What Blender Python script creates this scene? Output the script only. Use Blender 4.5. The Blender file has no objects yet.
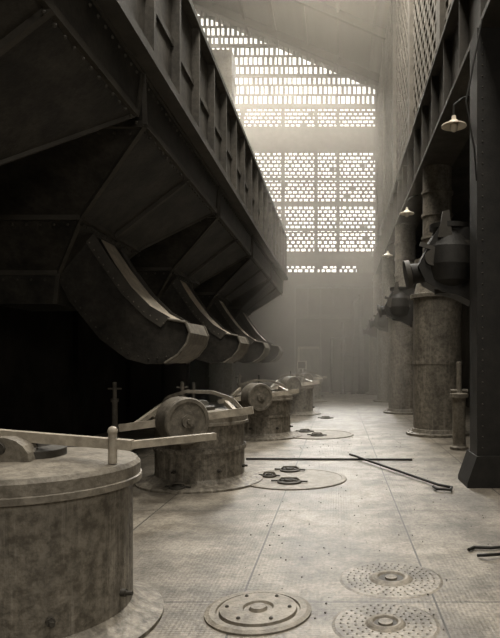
import bpy, bmesh, math, random
from mathutils import Vector, Matrix
random.seed(4)
D=bpy.data; C=bpy.context

# ---------------------------------------------------------------- materials
def mat(name, c1, c2, scale=4.0, rough=0.7, bump=0.3, stretch=(1,1,1), metal=0.0, bscale=40, spec=0.4, spots=0.0, streak=0.0):
    m=D.materials.new(name); m.use_nodes=True; nt=m.node_tree; N=nt.nodes; L=nt.links
    b=N['Principled BSDF']; b.inputs['Roughness'].default_value=rough; b.inputs['Metallic'].default_value=metal
    b.inputs['Specular IOR Level'].default_value=spec
    tc=N.new('ShaderNodeTexCoord'); mp=N.new('ShaderNodeMapping'); mp.inputs['Scale'].default_value=stretch
    L.new(tc.outputs['Object'],mp.inputs['Vector'])
    n=N.new('ShaderNodeTexNoise'); n.inputs['Scale'].default_value=scale; n.inputs['Detail'].default_value=8; n.inputs['Roughness'].default_value=0.65
    L.new(mp.outputs[0],n.inputs['Vector'])
    r=N.new('ShaderNodeValToRGB'); r.color_ramp.elements[0].position=0.35; r.color_ramp.elements[1].position=0.68
    r.color_ramp.elements[0].color=(*c1,1); r.color_ramp.elements[1].color=(*c2,1)
    L.new(n.outputs['Fac'],r.inputs['Fac'])
    col=r.outputs[0]
    def layer(col,vec,sc,p0,p1,c0,c1,f,mode='MULTIPLY'):
        n3=N.new('ShaderNodeTexNoise'); n3.inputs['Scale'].default_value=sc; n3.inputs['Detail'].default_value=10; n3.inputs['Roughness'].default_value=.72
        L.new(vec,n3.inputs['Vector'])
        r3=N.new('ShaderNodeValToRGB'); r3.color_ramp.elements[0].position=p0; r3.color_ramp.elements[1].position=p1
        r3.color_ramp.elements[0].color=(*c0,1); r3.color_ramp.elements[1].color=(*c1,1)
        L.new(n3.outputs['Fac'],r3.inputs['Fac'])
        mx=N.new('ShaderNodeMixRGB'); mx.blend_type=mode; mx.inputs[0].default_value=f
        L.new(col,mx.inputs[1]); L.new(r3.outputs[0],mx.inputs[2]); return mx.outputs[0]
    if spots: col=layer(col,tc.outputs['Object'],14,.40,.58,(.38,.36,.33),(1.1,1.1,1.1),spots)
    if streak:
        m2=N.new('ShaderNodeMapping'); m2.inputs['Scale'].default_value=(9,9,.5); L.new(tc.outputs['Object'],m2.inputs['Vector'])
        col=layer(col,m2.outputs[0],1.6,.52,.68,(0,0,0),(.16,.15,.13),streak,'ADD')
    L.new(col,b.inputs['Base Color'])
    n2=N.new('ShaderNodeTexNoise'); n2.inputs['Scale'].default_value=bscale; n2.inputs['Detail'].default_value=4
    L.new(tc.outputs['Object'],n2.inputs['Vector'])
    bp=N.new('ShaderNodeBump'); bp.inputs['Strength'].default_value=bump; bp.inputs['Distance'].default_value=0.01
    L.new(n2.outputs['Fac'],bp.inputs['Height']); L.new(bp.outputs[0],b.inputs['Normal'])
    return m
def g(v,w=1.0): return (v*1.10,v*0.98,v*0.79)
M_tank=mat('weathered_iron',g(.12),g(.22),6,0.6,.6,(2.2,2.2,.8),spots=.8,streak=.8)
M_lid =mat('iron_lid',g(.15),g(.24),6,0.6,.5,spots=.6)
M_bar =mat('worn_steel_bar',g(.26),g(.45),8,0.5,.2,spots=.3)
M_dark=mat('dark_iron',g(.007),g(.018),4,0.6,.3,spec=.3)
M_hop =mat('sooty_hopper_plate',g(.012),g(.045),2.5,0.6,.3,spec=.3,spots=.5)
M_mid =mat('grimy_steel',g(.03),g(.06),3,0.65,.3)
M_rib =mat('hopper_rib_iron',g(.03),g(.06),3,0.6,.3,spec=.3)
M_gird=mat('girder_paint',g(.035),g(.08),3,0.7,.3,spots=.5)
M_chut=mat('lit_chute_top',g(.4),g(.62),4,0.45,.2,(1,1,1),0.1,spots=.4)  # pale steel; light falling on the chute tops is put into the colour
M_weight=mat('cast_counterweight',g(.09),g(.17),9,0.6,.5,spots=.5)
M_pipe=mat('riveted_pipe_steel',g(.10),g(.19),3,0.6,.4,(1.5,1.5,.8),spots=.7,streak=.35)
M_brick=mat('sooty_brick',g(.05),g(.10),3,0.9,.5)
M_lat =mat('sooty_lattice_brick',g(.07),g(.13),3,0.9,.5)
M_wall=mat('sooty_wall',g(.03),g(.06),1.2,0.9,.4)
M_black=mat('near_black_wall',g(.008),g(.022),1.2,0.95,.4,spec=.1)  # near black; darkness of the left background is put into the colour
M_roof=mat('roof_boards',g(.035),g(.06),1.0,0.9,.3,(3,.3,1))
M_enam=mat('white_enamel',g(.6),g(.8),5,0.25,.0)
M_glass=mat('lamp_glass',g(.5),g(.6),5,0.1,.0)
M_coal=mat('coal_bits',g(.04),g(.09),12,0.8,.3)
M_wood=mat('old_timber',g(.06),g(.12),4,0.8,.3,(1,1,.3))

def floor_mat():
    m=D.materials.new('chequer_plate_floor'); m.use_nodes=True; nt=m.node_tree; N=nt.nodes; L=nt.links
    b=N['Principled BSDF']
    tc=N.new('ShaderNodeTexCoord'); sx=N.new('ShaderNodeSeparateXYZ'); L.new(tc.outputs['Object'],sx.inputs[0])
    def math_(op,a,bb=None,c=None):
        n=N.new('ShaderNodeMath'); n.operation=op
        for i,v in enumerate((a,bb,c)):
            if v is None: continue
            if isinstance(v,(int,float)): n.inputs[i].default_value=v
            else: L.new(v,n.inputs[i])
        return n.outputs[0]
    def groove(s,off,per,w):
        f=math_('FRACT',math_('DIVIDE',math_('ADD',s,off),per))
        f=math_('ABSOLUTE',math_('SUBTRACT',f,0.5))
        return math_('GREATER_THAN',f,0.5-w/per/2)
    gx=groove(sx.outputs[0],10*1.3+.65,1.3,0.015)
    gy=groove(sx.outputs[1],20.5,2.45,0.016)
    gr=math_('MAXIMUM',gx,gy)
    def noise(sc,det,ro,p0,p1,c0,c1):
        n=N.new('ShaderNodeTexNoise'); n.inputs['Scale'].default_value=sc; n.inputs['Detail'].default_value=det; n.inputs['Roughness'].default_value=ro
        L.new(tc.outputs['Object'],n.inputs['Vector'])
        r=N.new('ShaderNodeValToRGB'); e=r.color_ramp.elements
        e[0].position=p0; e[0].color=(*c0,1); e[1].position=p1; e[1].color=(*c1,1)
        L.new(n.outputs['Fac'],r.inputs['Fac']); return n,r
    def mul(a,bb,f):
        mx=N.new('ShaderNodeMixRGB'); mx.blend_type='MULTIPLY'; mx.inputs[0].default_value=f
        L.new(a,mx.inputs[1]); L.new(bb,mx.inputs[2]); return mx.outputs[0]
    n,r=noise(1.1,10,.7,.38,.64,g(.13),g(.31))
    nz,rr=noise(30,7,.65,.36,.60,(.42,.42,.42),(1,1,1))
    n4,r4=noise(2.6,10,.75,.42,.55,(.40,.37,.33),(1,1,1))
    a=math_('SINE',math_('MULTIPLY',math_('ADD',sx.outputs[0],sx.outputs[1]),110))
    c=math_('SINE',math_('MULTIPLY',math_('SUBTRACT',sx.outputs[0],sx.outputs[1]),110))
    st=math_('MULTIPLY',math_('MULTIPLY',a,c),n.outputs['Fac'])
    col=mul(mul(r.outputs[0],rr.outputs[0],.8),r4.outputs[0],.75)
    m2=N.new('ShaderNodeMixRGB'); L.new(gr,m2.inputs[0]); L.new(col,m2.inputs[1]); m2.inputs[2].default_value=(*g(.035),1)
    L.new(m2.outputs[0],b.inputs['Base Color'])
    h=math_('SUBTRACT',math_('ADD',math_('MULTIPLY',st,.35),nz.outputs['Fac']),math_('MULTIPLY',gr,3))
    bp=N.new('ShaderNodeBump'); bp.inputs['Strength'].default_value=.45; bp.inputs['Distance'].default_value=.008
    L.new(h,bp.inputs['Height']); L.new(bp.outputs[0],b.inputs['Normal'])
    b.inputs['Roughness'].default_value=.55
    return m
M_floor=floor_mat()

# ---------------------------------------------------------------- mesh builder
class MB:
    def __init__(s): s.v=[];s.f=[];s.m=[];s.sm=[];s.mats=[]
    def mi(s,m):
        if m not in s.mats: s.mats.append(m)
        return s.mats.index(m)
    def add(s,vs,fs,m,smooth=False):
        o=len(s.v); s.v+= [tuple(v) for v in vs]; k=s.mi(m)
        for f in fs: s.f.append([i+o for i in f]); s.m.append(k); s.sm.append(smooth)
    def box(s,x0,x1,y0,y1,z0,z1,m):
        vs=[(x,y,z) for x in(x0,x1) for y in(y0,y1) for z in(z0,z1)]
        s.add(vs,[(0,1,3,2),(4,6,7,5),(0,4,5,1),(2,3,7,6),(0,2,6,4),(1,5,7,3)],m)
    def beam(s,p0,p1,w,h,m,up=(0,0,1)):
        p0=Vector(p0);p1=Vector(p1);d=(p1-p0).normalized();u=Vector(up)
        if abs(d.dot(u))>.98:u=Vector((0,1,0))
        a=d.cross(u).normalized();b=a.cross(d).normalized()
        vs=[p+a*i*w/2+b*j*h/2 for p in(p0,p1) for i in(-1,1) for j in(-1,1)]
        s.add(vs,[(0,1,3,2),(4,6,7,5),(0,4,5,1),(2,3,7,6),(0,2,6,4),(1,5,7,3)],m)
    def cyl(s,p0,p1,r0,r1,m,n=24,cap=True):
        p0=Vector(p0);p1=Vector(p1);d=(p1-p0).normalized();u=Vector((0,0,1))
        if abs(d.dot(u))>.98:u=Vector((1,0,0))
        a=d.cross(u).normalized();b=d.cross(a).normalized()
        vs=[];
        for p,r in((p0,r0),(p1,r1)):
            for i in range(n):
                t=2*math.pi*i/n; vs.append(p+a*r*math.cos(t)+b*r*math.sin(t))
        s.add(vs,[(i,(i+1)%n,n+(i+1)%n,n+i) for i in range(n)],m,True)
        if cap:
            s.add(vs[:n],[tuple(range(n))[::-1]],m); s.add(vs[n:],[tuple(range(n))],m)
    def lathe(s,c,prof,m,n=48,axis=None):
        c=Vector(c); ax=Vector(axis).normalized() if axis else Vector((0,0,1))
        q=Vector((0,0,1)).rotation_difference(ax)
        for k in range(len(prof)-1):
            vs=[]
            for (r,z) in (prof[k],prof[k+1]):
                for i in range(n):
                    t=2*math.pi*i/n; vs.append(c+q@Vector((r*math.cos(t),r*math.sin(t),z)))
            s.add(vs,[(i,(i+1)%n,n+(i+1)%n,n+i) for i in range(n)],m,True)
    def tube(s,pts,r,m,n=8):
        for a,b in zip(pts[:-1],pts[1:]): s.cyl(a,b,r,r,m,n)
        for p in pts[1:-1]: s.ball(p,r,m,8,6)
    def ball(s,c,r,m,n=12,k=8,sz=1.0):
        prof=[(r*math.sin(math.pi*i/k)+1e-5,-r*sz*math.cos(math.pi*i/k)) for i in range(k+1)]
        s.lathe(c,prof,m,n)
    def rowballs(s,a,b,step,r,m):
        a=Vector(a);b=Vector(b);n=max(2,int((b-a).length/step))
        for i in range(n+1): s.ball(a.lerp(b,i/n),r,m,6,4)
    def prism(s,poly,y0,y1,m,side=None):
        n=len(poly); vs=[(x,y0,z) for x,z in poly]+[(x,y1,z) for x,z in poly]
        s.add(vs,[tuple(range(n)),tuple(range(n,2*n))[::-1]]+[(i,n+i,n+(i+1)%n,(i+1)%n) for i in range(n)],m)
    def obj(s,name,loc=(0,0,0),bevel=0):
        me=D.meshes.new(name); me.from_pydata([tuple(Vector(v)-Vector(loc)) for v in s.v],[],s.f)
        for m in s.mats: me.materials.append(m)
        for p,k,sm in zip(me.polygons,s.m,s.sm): p.material_index=k; p.use_smooth=sm
        bm=bmesh.new(); bm.from_mesh(me); bmesh.ops.recalc_face_normals(bm,faces=bm.faces); bm.to_mesh(me); bm.free()
        o=D.objects.new(name,me); o.location=loc; C.collection.objects.link(o)
        return o

def rivets(mb,cx,cy,z,r,n,m,rr=.014,a0=0,a1=2*math.pi):
    for i in range(n):
        t=a0+(a1-a0)*i/n
        mb.ball((cx+r*math.cos(t),cy+r*math.sin(t),z),rr,m,6,4)

# ---------------------------------------------------------------- shell
FY=32.0
b=MB(); b.box(-9,4.6,-5,FY+.3,-.2,0,M_floor); b.obj('floor')
b=MB(); b.box(-9.3,-9,-5,FY+.3,-.2,22,M_black); b.obj('wall_left')
b=MB(); b.box(-5.5,-5.3,-5,26,0,2.95,M_black)
for i in range(10):
    b.box(-5.3,-5.2,-3+i*3,-2.8+i*3,0,2.95,M_black)
b.box(-5.3,-5.18,-5,26,2.85,2.95,M_black)
b.obj('shade_partition')  # added dark partition, stands in for the shade behind the hoppers
b=MB(); b.box(-9.3,4.9,-5.3,-5,-.2,22,M_wall); b.obj('wall_back')
b=MB(); b.box(4.6,4.9,-5,FY+.3,-.2,7.5,M_wall); b.obj('wall_right')
def rz(x): return 16.35-(x-2.0)*.427
b=MB()
b.add([(-9.3,-5.3,rz(-9.3)),(2.6,-5.3,rz(2.6)),(2.6,FY+.5,rz(2.6)),(-9.3,FY+.5,rz(-9.3)),
       (-9.3,-5.3,rz(-9.3)+.2),(2.6,-5.3,rz(2.6)+.2),(2.6,FY+.5,rz(2.6)+.2),(-9.3,FY+.5,rz(-9.3)+.2)],
      [(0,1,2,3),(7,6,5,4),(0,4,5,1),(1,5,6,2),(2,6,7,3),(3,7,4,0)],M_roof)
for i in range(8):
    y=2+i*4.1
    b.beam((-9,y,rz(-9)-.2),(2.3,y,rz(2.3)-.2),.15,.38,M_black)
for i in range(7):
    x=-8+i*1.6
    b.beam((x,-5,rz(x)-.08),(x,FY,rz(x)-.08),.12,.14,M_black)
b.obj('ceiling')

# far wall: honeycomb brickwork
b=MB(); T0,T1=FY,FY+.12
b.box(-9,4.6,T0,T1+.15,0,6.35,M_wall)
b.box(2.3,4.9,T0,T1+.15,6.35,7.5,M_wall)
b.box(-9,2.3,T0,T1,6.72,7.45,M_brick)
b.box(-9,2.3,T0-.05,T1,12.8,14.1,M_brick)
b.box(-9,-3.1,T0,T1,6.35,6.72,M_brick); b.box(1.0,2.3,T0,T1,6.35,6.72,M_brick)
def comb(x0,x1,z0,z1,pw,ph,bw,sh):
    z=z0;k=0
    while z<z1-.01:
        b.box(x0,x1,T0,T1,z,z+sh*random.uniform(.8,1.25),M_brick)
        x=x0+(pw/2 if k%2 else 0)
        while x<x1:
            w=bw*random.uniform(.6,1.5); q=x+random.uniform(-.02,.02)
            if random.random()<.04: w=pw
            b.box(q,min(q+w,x1),T0,T1,z+sh,min(z+ph,z1),M_brick); x+=pw
        z+=ph;k+=1
comb(-9,2.0,7.45,12.8,.29,.205,.10,.06)
comb(-9,2.0,14.1,15.15,.29,.205,.10,.06)
comb(-3.1,1.0,6.35,6.72,.3,.2,.1,.05)
b.box(-9,2.3,T0,T1,15.15,15.3,M_brick)
z=15.3;k=0
while z<21.2:
    x=-9.0+(.07 if k%2 else 0)
    while x<2.0:
        zt=min(z+.52,rz(x)-.0)
        if zt>z+.09: b.box(x,x+.115*random.uniform(.6,1.4),T0,T1,z+.07,zt,M_brick)
        x+=.26
    xe=min(2.0,2.0-(z-16.35)/.427)
    if xe>-9: b.box(-9,xe,T0,T1,z,z+.08,M_brick)
    z+=.52;k+=1
for z in(16.8,18.4):
    b.box(-9,min(2,2-(z-16.2)/.427),T0-.05,T1,z,z+.15,M_brick)
for x in(-7.2,-5.1,-2.93,-1.17,0.0): b.box(x-.09,x+.09,T0-.06,T1,6.3,15.3,M_brick)
for z in(8.6,9.97,11.3): b.box(-9,2.0,T0-.04,T1,z,z+.13,M_brick)
b.box(1.98,2.6,T0,T1,6.3,16.4,M_brick)
b.obj('wall_far')

# upper right wall: honeycomb relief over backing
b=MB()
b.box(2.32,2.5,-5,FY,7.3,16.2,M_black)
z=7.4;k=0
while z<15.9:
    b.box(2.1,2.32,-3,FY-.02,z,z+.07,M_lat)
    y=-3+(.25 if k%2 else 0)
    while y<FY-.3:
        b.box(2.1,2.32,y,y+.16,z+.07,z+.3,M_lat); y+=.5
    z+=.3;k+=1
for i in range(7):
    y=2+i*5
    b.box(2.0,2.3,y-.2,y+.2,7.3,16.1,M_brick)
b.obj('wall_right.001')
b=MB(); b.box(2.5,4.9,-5,FY,7.3,7.5,M_wall); b.obj('ceiling.001')

# right runway girder
b=MB()
b.box(1.98,2.02,-4.9,FY-.1,5.95,7.25,M_rib)
b.box(1.8,2.5,-4.9,FY-.1,7.22,7.29,M_mid); b.box(1.8,2.5,-4.9,FY-.1,5.88,5.95,M_mid)
y=-4.4
while y<FY-.3:
    b.box(1.84,2.0,y,y+.04,5.95,7.22,M_rib); y+=1.35
b.obj('runway_girder')

# ---------------------------------------------------------------- bunker + hoppers
Y0,Y1=-1.9,22.3
b=MB()
GX=-2.0
b.box(GX-.06,GX,Y0,Y1,4.7,6.2,M_gird)
b.box(GX-.2,GX+.12,Y0,Y1,6.16,6.24,M_gird); b.box(GX-.2,GX+.14,Y0,Y1,4.64,4.74,M_mid)
y=Y0+.1
while y<Y1:
    b.box(GX,GX+.10,y,y+.07,4.74,6.16,M_gird)
    if 2<y<14: b.rowballs((GX+.0,y+.14,4.85),(GX+.0,y+.14,6.05),.13,.016,M_rib)
    y+=1.0
b.box(GX-.02,GX+.03,Y0,Y1,5.38,5.46,M_gird)
b.box(-6.6,-6.5,Y0,Y1,4.7,6.2,M_mid); b.box(-6.5,GX-.06,Y1-.1,Y1,4.7,6.2,M_mid); b.box(-6.5,GX-.06,Y0,Y0+.1,4.7,6.2,M_mid)
b.box(-6.5,GX-.06,Y0+.1,Y1-.1,5.6,5.7,M_coal)
for i in range(7):
    y=Y0+.15+i*3.98
    b.box(-6.6,-6.3,y-.12,y+.12,0,4.7,M_dark)
    b.beam((-6.45,y,4.5),(-2.1,y,4.62),.1,.2,M_dark)
b.obj('coal_bunker')

def hopper(c,chute=True):
    b=MB()
    levels=[(4.64,-6.3,-2.05,1.97),(4.15,-6.2,-2.07,1.86),(3.35,-5.1,-3.1,1.05),(2.75,-4.5,-3.6,.56),(2.35,-4.5,-3.65,.55)]
    R=[]
    for z,xa,xb,w in levels: R.append([(xa,c-w,z),(xb,c-w,z),(xb,c+w,z),(xa,c+w,z)])
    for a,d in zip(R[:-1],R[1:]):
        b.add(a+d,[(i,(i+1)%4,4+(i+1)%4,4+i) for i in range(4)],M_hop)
        for i in(0,1,2,3): b.beam(a[i],d[i],.05,.05,M_rib)
    for q in R[:-1]:
        for i in(0,1): b.beam(q[i],q[(i+1)%4],.05,.07,M_rib)
        for i in(0,1): 
            p0=Vector(q[i])-Vector((0,0,.09)); p1=Vector(q[(i+1)%4])-Vector((0,0,.09))
            b.rowballs(p0,p1,.16,.018,M_rib)
    b.add(R[-1],[(0,1,2,3)],M_hop)
    b.beam((-2.07,c,4.15),(-3.1,c,3.35),.06,.1,M_rib)
    if chute:
        top=[(-3.45,3.65),(-3.22,3.28),(-2.98,2.9),(-2.72,2.55),(-2.46,2.29),(-2.2,2.14)]
        bot=[(-1.97,2.10),(-1.93,1.98),(-1.97,1.84),(-2.08,1.70),(-2.25,1.60),(-2.48,1.57),(-2.75,1.64),(-3.1,1.9),(-3.5,2.4),(-3.8,3.0)]
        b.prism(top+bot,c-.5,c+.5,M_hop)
        for yy in(c-.53,c+.5):
            b.prism([(x+.02,z+.04) for x,z in top]+[(-2.3,2.05),(-2.5,2.18),(-2.8,2.48),(-3.1,2.9),(-3.5,3.5)],yy,yy+.03,M_mid)
        for i in range(len(top)-1):
            b.rowballs((top[i][0]-.06,c-.53,top[i][1]-.04),(top[i+1][0]-.06,c-.53,top[i+1][1]-.04),.09,.012,M_weight)
        for i in range(4,len(bot)-1):
            b.rowballs((bot[i][0]+.02,c-.505,bot[i][1]+.07),(bot[i+1][0]+.02,c-.505,bot[i+1][1]+.07),.1,.012,M_rib)
        for i in range(len(top)-1):
            (xa,za),(xb,zb)=top[i],top[i+1]
            wa=.18+.06*i; wb=.18+.06*(i+1); h=.012
            b.add([(xa+h,c-wa-.02,za+h),(xb+h,c-wb-.02,zb+h),(xb+h,c+wb,zb+h),(xa+h,c+wa,za+h)],[(0,1,2,3)],M_chut)  # painted lit strip along the chute top, widening towards the mouth
        lip=[(-2.2,2.155),(-1.97,2.115),(-1.915,1.98),(-1.955,1.835),(-2.07,1.69),(-2.24,1.585)]
        for i in range(5):
            (xa,za),(xb,zb)=lip[i],lip[i+1]
            b.add([(xa,c-.55,za),(xb,c-.55,zb),(xb,c+.55,zb),(xa,c+.55,za)],[(0,1,2,3)],M_weight)
            for sg in(-.55,.55): b.cyl((xa,c+sg,za),(xb,c+sg,zb),.02,.02,M_weight,6)
    else:
        b.prism([(-3.4,2.4),(-3.0,2.35),(-2.75,2.1),(-2.85,1.85),(-3.3,1.8),(-4.0,2.0),(-4.4,2.4)],c-.5,c+.5,M_dark)
        b.cyl((-2.95,c-.62,2.05),(-2.95,c+.62,2.05),.09,.09,M_mid,16)
    return b.obj('coal_hopper',(-3,c,0))
for i in range(6): hopper(.3+4.0*i if i<2 else 8.3+4.0*(i-2),i>=2)

# ---------------------------------------------------------------- producer tanks
def tank(x,y,lever='disc',zs=1.0):
    b=MB(); R=.6
    F=.84 if lever=='disc' else .78
    b.lathe((x,y,0),[(F,0),(F,.025),(F-.05,.04),(.70,.05),(.63,.08),(R-.01,.11),(R-.01,.80*zs)],M_tank,64)
    if lever=='disc':
        b.lathe((x,y,0),[(R,.44),(R+.01,.44),(R+.01,.50),(R,.50)],M_tank,64)
        rivets(b,x,y,.47,R+.010,44,M_tank,.010)
    k=.80*(zs-1)
    b.lathe((x,y,k),[(R-.01,.79),(R+.045,.79),(R+.045,.825),(R+.035,.83),(R+.035,.895),(R+.015,.92),(R-.06,.93),(.35,.95),(.12,.96),(0.001,.961)],M_lid,64)
    rivets(b,x,y,.03,F-.08,20,M_tank,.02)
    b.lathe((x,y,k),[(.2,.95),(.2,1.0),(.12,1.02),(.09,1.08),(.001,1.09)],M_mid,24)
    for a in(-1.9,-.95,-.15):
        dx,dy=math.cos(a),math.sin(a)
        b.cyl((x+dx*(R-.03),y+dy*(R-.03),.22),(x+dx*(R+.02),y+dy*(R+.02),.22),.024,.024,M_mid,8)
        b.cyl((x+dx*(R+.02),y+dy*(R+.02),.22),(x+dx*(R+.06),y+dy*(R+.06),.22),.014,.014,M_mid,8)
    if lever=='disc':
        pts=[(x-.58,y+.05,.95),(x-.45,y+.05,1.12),(x-.2,y+.05,1.2),(x+.15,y+.05,1.19),(x+.42,y+.05,1.1),(x+.56,y+.05,.95)]
        for a,c in zip(pts[:-1],pts[1:]): b.beam(a,c,.05,.045,M_lid)
        b.cyl((x-.1,y+.05,.95),(x-.1,y+.05,1.32),.022,.022,M_mid,10)
        yy=y-.74
        b.beam((x-.82,yy,.79),(x+.82,yy,1.01),.05,.09,M_bar)
        b.beam((x-.50,y,1.02),(x-.62,yy,.83),.05,.06,M_bar)
        b.beam((x+.35,y,1.05),(x+.6,yy,.99),.05,.06,M_bar)
        ax=Vector((.62,-.78,0)).normalized(); c0=Vector((x-.06,yy-.03,.89))
        q0=c0-ax*.12
        b.lathe(q0,[(.001,0),(.27,0),(.285,.02),(.285,.31),(.27,.33),(.23,.33),(.225,.315),(.08,.315),(.08,.35),(.03,.35),(.03,.38),(.001,.38)],M_weight,40,axis=ax)
    else:
        b.beam((x-.20,y-.1,1.10+k),(x+.66,y-.12,1.035+k),.055,.06,M_bar)
        b.beam((x+.64,y-.12,1.035+k),(x+1.05,y+.35,1.03+k),.045,.045,M_bar)
        b.cyl((x+.55,y-.14,.93+k),(x+.55,y-.14,1.12+k),.025,.025,M_bar,10)
        b.ball((x+.55,y-.14,1.12+k),.03,M_bar)
        n=9; arc=[(x-.06+.17*math.cos(math.pi*i/n),.955+k+.14*math.sin(math.pi*i/n)) for i in range(n+1)]
        b.prism(arc,y-.24,y-.10,M_lid)
        b.cyl((x-.06,y-.26,1.03+k),(x-.06,y-.08,1.03+k),.035,.035,M_mid,12)
    return b.obj('gas_producer_tank',(x,y,0))
tank(-1.88,3.68,'arm',1.09); tank(-1.86,8.1); tank(-1.62,13.0); tank(-1.36,18.5); tank(-1.25,24.5)

for (x,y,h) in((-3.35,9.0,1.3),(-2.75,10.6,1.25),(-2.55,15.5,1.3)):
    b=MB(); b.lathe((x,y,0),[(.12,0),(.12,.04),(.045,.06),(.04,h-.3),(.06,h-.3),(.06,h-.25),(.03,h-.25),(.03,h),(.001,h)],M_weight,16)
    b.cyl((x-.1,y,h-.1),(x+.1,y,h-.1),.015,.015,M_weight,8)
    b.obj('valve_stem',(x,y,0))

# ---------------------------------------------------------------- floor fittings
b=MB(); b.lathe((-.60,8.2,0),[(.72,0),(.72,.014),(.70,.02),(.66,.02),(.65,.014),(.001,.014)],M_lid,64); b.obj('floor_plate_ring',(-.60,8.2,0))
b=MB(); b.lathe((-.45,13.2,0),[(.8,0),(.8,.014),(.78,.02),(.74,.02),(.73,.014),(.001,.014)],M_lid,64); b.obj('floor_plate_ring',(-.45,13.2,0))
def hatch(x,y,z,r=.17):
    b=MB()
    b.lathe((x,y,z),[(r,0),(r,.02),(r*.85,.03),(r*.8,.018),(r*.45,.018),(r*.4,.04),(.001,.045)],M_mid,28)
    b.tube([(x-r*.9,y,z+.02),(x-r*.6,y,z+.06),(x+r*.6,y,z+.06),(x+r*.9,y,z+.02)],.012,M_weight)
    b.beam((x-r*1.5,y+.03,z+.02),(x+r*1.5,y-.04,z+.02),.03,.02,M_mid)
    b.obj('stoking_hole_cover',(x,y,z))
hatch(-.70,8.75,.016,.15); hatch(-.64,7.9,.016,.16); hatch(-.95,8.3,.016,.10); hatch(-1.98,7.42,.04,.11); hatch(-.45,12.9,.016,.14); hatch(-.75,13.6,.016,.14)
hatch(-.35,17,.0,.15)
b=MB(); x,y=-.51,3.84
b.lathe((x,y,0),[(.34,0),(.34,.012),(.31,.022),(.27,.022),(.265,.008),(.25,.008),(.245,.03),(.16,.035),(.1,.035),(.09,.02),(.06,.02),(.05,.04),(.001,.042)],M_lid,56)
rivets(b,x,y,.033,.2,6,M_mid,.014); b.obj('manhole_cover',(x,y,0))
def stud(x,y,R,r0):
    b=MB()
    b.lathe((x,y,0),[(R,0),(R-.02,.006),(r0*1.25,.006),(r0*1.1,.018)],M_floor,48)
    b.lathe((x,y,0),[(r0*1.1,.018),(r0*.95,.026),(r0*.8,.022),(r0*.7,.009)],M_lid,48)
    b.lathe((x,y,0),[(r0*.7,.009),(.001,.006)],M_mid,48)
    r=r0*1.4
    while r<R-.02:
        rivets(b,x,y,.004,r,int(2*math.pi*r/.05),M_floor,.009); r+=.045
    b.lathe((x,y,0),[(.045,.007),(.045,.02),(.001,.024)],M_lid,16)
    b.obj('studded_drain_cover',(x,y,0))
stud(.39,4.42,.38,.13); stud(.29,3.66,.33,.10)
b=MB(); b.tube([(-1.5,9.8,.02),(1.2,9.72,.02)],.017,M_dark); b.tube([(-.98,9.78,.02),(-1.0,9.83,.02)],.012,M_dark); b.obj('iron_rod')
b=MB(); b.tube([(.2,10.05,.055),(1.28,7.65,.035)],.018,M_dark)
b.tube([(1.28,7.65,.035),(1.42,7.5,.035),(1.38,7.36,.035),(1.22,7.4,.035),(1.2,7.55,.035)],.018,M_dark); b.obj('fire_rake')
b=MB(); b.tube([(1.10,5.05,.02),(1.16,5.12,.02),(1.3,5.1,.02),(1.5,5.15,.02)],.014,M_dark)
b.tube([(1.14,4.9,.02),(1.2,4.85,.04),(1.42,4.95,.02)],.014,M_dark); b.obj('iron_hook')
b=MB()
for i in range(260):
    x=random.uniform(-.9,1.6); y=3.3+random.random()**1.4*10; r=random.uniform(.003,.009)
    b.ball((x,y,r*.5),r,M_coal,5,4,.7)
b.obj('coal_debris')

# ---------------------------------------------------------------- right columns
def column(x,y,R=.53):
    b=MB()
    b.lathe((x,y,0),[(R+.16,0),(R+.16,.05),(R+.04,.07),(R+.02,.14),(R,.15),(R,1.55),(R+.012,1.55),(R+.012,1.65),(R,1.65),(R,3.0),(R+.07,3.0),(R+.07,3.08),(R*.98,3.1),(R*.80,3.45),(R*.80,3.75),(R*.95,3.75),(R*.95,3.85),(R*.6,3.85),(R*.6,5.88)],M_pipe,48)
    rivets(b,x,y,1.6,R+.012,36,M_pipe,.012); rivets(b,x,y,.06,R+.1,16,M_pipe,.022); rivets(b,x,y,3.09,R+.03,20,M_pipe,.02)
    for k in range(26):
        b.ball((x-R*.8,y-R*.6,.25+k*.105),.012,M_pipe,6,4)
    for z in(4.3,4.8,5.3): b.lathe((x,y,z),[(R*.6,0),(R*.66,0),(R*.66,.06),(R*.6,.06)],M_pipe,32)
    b.obj('gas_offtake_pipe',(x,y,0))
for c in [(2.20,13.3),(2.12,18.9),(2.12,24.4),(2.05,29.6)]: column(*c)

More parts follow.
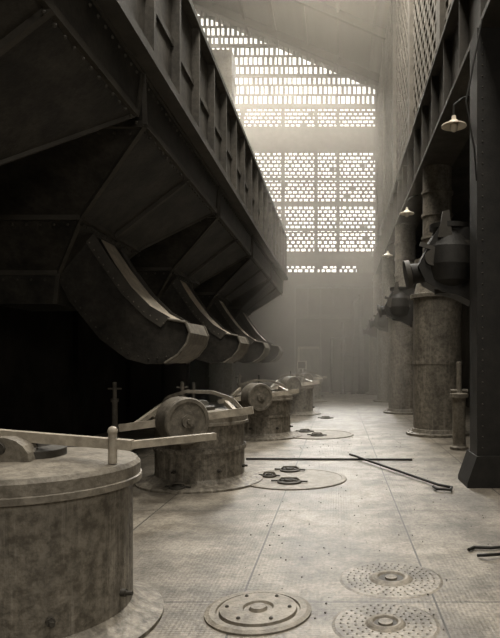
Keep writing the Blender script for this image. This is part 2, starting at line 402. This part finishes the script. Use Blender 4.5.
def valve(x,y,s=1.0,arm=.5):
    b=MB(); Z=3.03
    P=lambda dx,dz:(x+dx*s,Z+dz*s)
    b.lathe((x+.12*s,y,Z),[(.001,-.40*s),(.18*s,-.38*s),(.2*s,-.30*s),(.3*s,-.22*s),(.34*s,-.02*s),(.32*s,.2*s),(.22*s,.36*s),(.2*s,.42*s),(.25*s,.44*s),(.25*s,.5*s),(.001,.52*s)],M_dark,28)
    b.prism([P(-.3,-.05),P(-.12,.30),P(.02,.55),P(.14,.42),P(.5,.45),P(.5,-.35),P(.42,-.52),P(.22,-.42),P(.0,-.36),P(-.2,-.25)],y-.2*s,y+.2*s,M_dark)
    b.prism([P(-.06,.3),P(0.0,.62),P(.08,.64),P(.12,.3)],y-.24*s,y-.2*s,M_rib)
    b.cyl((x,y,Z-.08*s),(x-.38*s,y-.05,Z-.13*s),.11*s,.13*s,M_dark,20)
    b.cyl((x-.38*s,y-.05,Z-.13*s),(x-.44*s,y-.05,Z-.14*s),.18*s,.18*s,M_rib,24)
    b.cyl((x-.12*s,y-.24*s,Z+.05*s),(x-.12*s,y+.24*s,Z+.05*s),.1*s,.1*s,M_rib,16)
    b.cyl((x+.3*s,y-.24*s,Z+.2*s),(x+.3*s,y+.24*s,Z+.2*s),.07*s,.07*s,M_rib,16)
    b.cyl((x+.42*s,y-.1*s,Z-.35*s),(x+.45*s,y-.1*s,Z-.58*s),.05*s,.03*s,M_rib,10)
    b.beam((x-.28*s,y-.22*s,Z+.22*s),(x+.4*s,y-.22*s,Z-.02*s),.04,.06,M_mid)
    b.beam((x+.3*s,y,3.1),(x+.5*s+arm,y+.05,3.1),.16,.2,M_dark)
    b.obj('damper_valve',(x,y,3))
valve(1.49,8.8,1.15,.2); valve(1.45,15.4,.95,.2); valve(1.47,21.0,.85,.3); valve(1.45,26.6,.8,.3)

# dark riveted stanchion at right
b=MB(); x,y=2.02,7.9
b.box(x-.2,x+.2,y-.02,y+.02,.12,5.88,M_dark)
b.box(x-.24,x-.20,y-.2,y+.2,.12,5.88,M_dark); b.box(x+.20,x+.24,y-.2,y+.2,.12,5.88,M_dark)
b.box(x-.24,x+.24,y-.22,y-.2,.12,5.88,M_dark)
b.prism([(x-.38,0),(x+.38,0),(x+.38,.06),(x+.26,.4),(x-.26,.4),(x-.38,.06)],y-.3,y+.3,M_dark)
for k in range(38):
    for dx in(-.17,.17): b.ball((x+dx,y-.222,.5+k*.14),.012,M_rib,6,4)
b.obj('steel_stanchion',(x,y,0))
b=MB()
b.tube([(1.60,7.5,4.85),(1.70,7.5,4.3),(1.76,7.62,3.9)],.012,M_dark); b.tube([(1.6,7.5,4.85),(1.8,7.5,5.88)],.012,M_dark); b.obj('hanging_cable')

b=MB(); x,y=2.22,11.0
b.lathe((x,y,0),[(.17,0),(.17,.05),(.13,.07),(.12,.1),(.12,.95),(.17,.95),(.17,1.02),(.06,1.04),(.045,1.1),(.045,1.6),(.001,1.61)],M_lid,24)
b.cyl((x-.16,y,1.07),(x+.16,y,1.07),.03,.03,M_lid,10); b.obj('standpipe',(x,y,0))

def lamp(x,y,z):
    b=MB()
    b.lathe((x,y,z),[(.001,.14),(.03,.14),(.035,.08),(.06,.07),(.075,.04),(.18,.0),(.185,-.015),(.175,-.012),(.07,.025),(.04,.02)],M_enam,32)
    b.ball((x,y,z-.03),.06,M_glass,16,10,1.15)
    b.tube([(x,y,z+.14),(x,y,z+.3),(x+.12,y,z+.4),(x+.28,y,z+.45)],.012,M_dark)
    b.obj('pendant_lamp',(x,y,z))
lamp(1.7,8.8,5.07); lamp(1.7,14.8,5.27); lamp(1.7,20.5,5.25)

# ---------------------------------------------------------------- far end things
b=MB(); b.box(-5.15,-4.25,24,24.9,0,14.1,M_pipe)
for z in range(1,14): b.box(-5.19,-4.21,23.96,24.94,z,z+.06,M_pipe)
b.obj('ventilation_shaft',(-4.7,24.4,0))
b=MB()
b.box(-2.3,1.8,FY-.5,FY-.3,3.9,4.1,M_mid); b.box(-2.3,1.8,FY-.5,FY-.3,5.5,5.7,M_mid)
for i in range(7): 
    x=-2.3+i*.68; b.box(x-.04,x+.04,FY-.46,FY-.34,0.0 if i in(0,2,4,6) else 3.9,5.6,M_mid)
b.obj('haze_band_frame')  # invented frame, set where haze makes a paler band on the far wall
b=MB(); b.box(-2.1,-1.0,FY-.06,FY-.005,0,2.3,M_wood)
for x in(-2.15,-1.0): b.box(x,x+.1,FY-.1,FY-.005,0,2.4,M_lid)
b.box(-2.15,-.9,FY-.1,FY-.005,2.3,2.42,M_lid); b.box(-2.0,-1.1,FY-.08,FY-.05,1.1,1.2,M_wood); b.obj('door_1')
b=MB()
for (x,y,r,h) in((.25,30.2,.10,3.6),(.75,30.2,.07,4.6),(1.15,30.4,.14,5.0),(-.35,30.5,.06,2.8)):
    b.cyl((x,y,0),(x,y,h),r,r,M_mid,16)
    for z in(.0,1.2,2.4): b.cyl((x,y,z),(x,y,z+.06),r*1.6,r*1.6,M_mid,16)
b.tube([(-.35,30.5,2.8),(.25,30.4,2.8),(1.15,30.4,2.9)],.06,M_mid)
b.tube([(.25,30.2,1.9),(1.15,30.4,1.9)],.05,M_mid)
b.tube([(.75,30.2,4.6),(1.15,30.4,4.95)],.07,M_mid)
for (x,z) in((.5,1.9),(.1,2.8)): 
    b.lathe((x,30.0,z),[(.2,0),(.2,.03),(.16,.03),(.16,0),(.2,0)],M_mid,20,axis=(0,1,0)); b.cyl((x,30.0,z),(x,30.4,z),.025,.025,M_mid,8)
b.obj('pipework_manifold')
b=MB()
b.lathe((-1.75,29.0,0),[(.22,0),(.22,.5),(.25,.5),(.25,.55),(.06,.6),(.06,1.25)],M_mid,24)
b.box(-1.97,-1.53,28.95,29.05,1.25,1.65,M_bar); b.box(-1.93,-1.57,28.93,28.95,1.29,1.61,M_mid); b.obj('gauge_board',(-1.75,29,0))

# ---------------------------------------------------------------- haze (dusty air)
b=MB(); b.box(-8.9,1.78,13.5,31.4,.02,15.8,M_mid); hz=b.obj('dust_haze')
m=D.materials.new('dusty_air'); m.use_nodes=True; nt=m.node_tree; nt.nodes.remove(nt.nodes['Principled BSDF'])
v=nt.nodes.new('ShaderNodeVolumeScatter'); v.inputs['Density'].default_value=.024; v.inputs['Color'].default_value=(.98,.90,.77,1); v.inputs['Anisotropy'].default_value=.5
nt.links.new(v.outputs[0],nt.nodes['Material Output'].inputs['Volume'])
hz.data.materials.clear(); hz.data.materials.append(m)

# ---------------------------------------------------------------- lights
def area(n,loc,tgt,sx,sy,p,col=(1,.935,.83)):
    l=D.lights.new(n,'AREA'); l.shape='RECTANGLE'; l.size=sx; l.size_y=sy; l.energy=p; l.color=col
    o=D.objects.new(n,l); o.location=loc; o.rotation_euler=(Vector(tgt)-Vector(loc)).to_track_quat('-Z','Y').to_euler(); C.collection.objects.link(o)
area('overhead_fill_near',(.6,3,14),(.6,4,0),2.5,8,1450)  # added overhead fill light; the roof above is closed
area('overhead_fill_mid',(.0,14,14.4),(.0,14.5,0),3.5,9,2400)  # second added overhead fill, further down the aisle, no roof opening
area('fill_behind',(2.2,-3.5,4.0),(-1.6,5,.4),1.5,1.5,170)  # added fill light from behind, aimed at the tanks; back wall is solid
s=D.lights.new('sun','SUN'); s.energy=19; s.angle=math.radians(14); s.color=(1,.935,.83)
so=D.objects.new('sun',s); so.rotation_euler=Vector((.03,-1,-.62)).to_track_quat('-Z','Y').to_euler(); C.collection.objects.link(so)
w=D.worlds.new('sky'); C.scene.world=w; w.use_nodes=True
bg=w.node_tree.nodes['Background']; bg.inputs[0].default_value=(1,.95,.86,1); bg.inputs[1].default_value=1.9

# ---------------------------------------------------------------- camera
cd=D.cameras.new('camera'); cam=D.objects.new('camera',cd); C.collection.objects.link(cam)
cam.location=(0,0,1.6); cam.rotation_euler=(math.radians(90),0,0)
cd.lens=600/638*36; cd.sensor_width=36; cd.shift_x=-88/638; cd.shift_y=43/638; cd.clip_end=200
C.scene.camera=cam
C.scene.view_settings.view_transform='Standard'
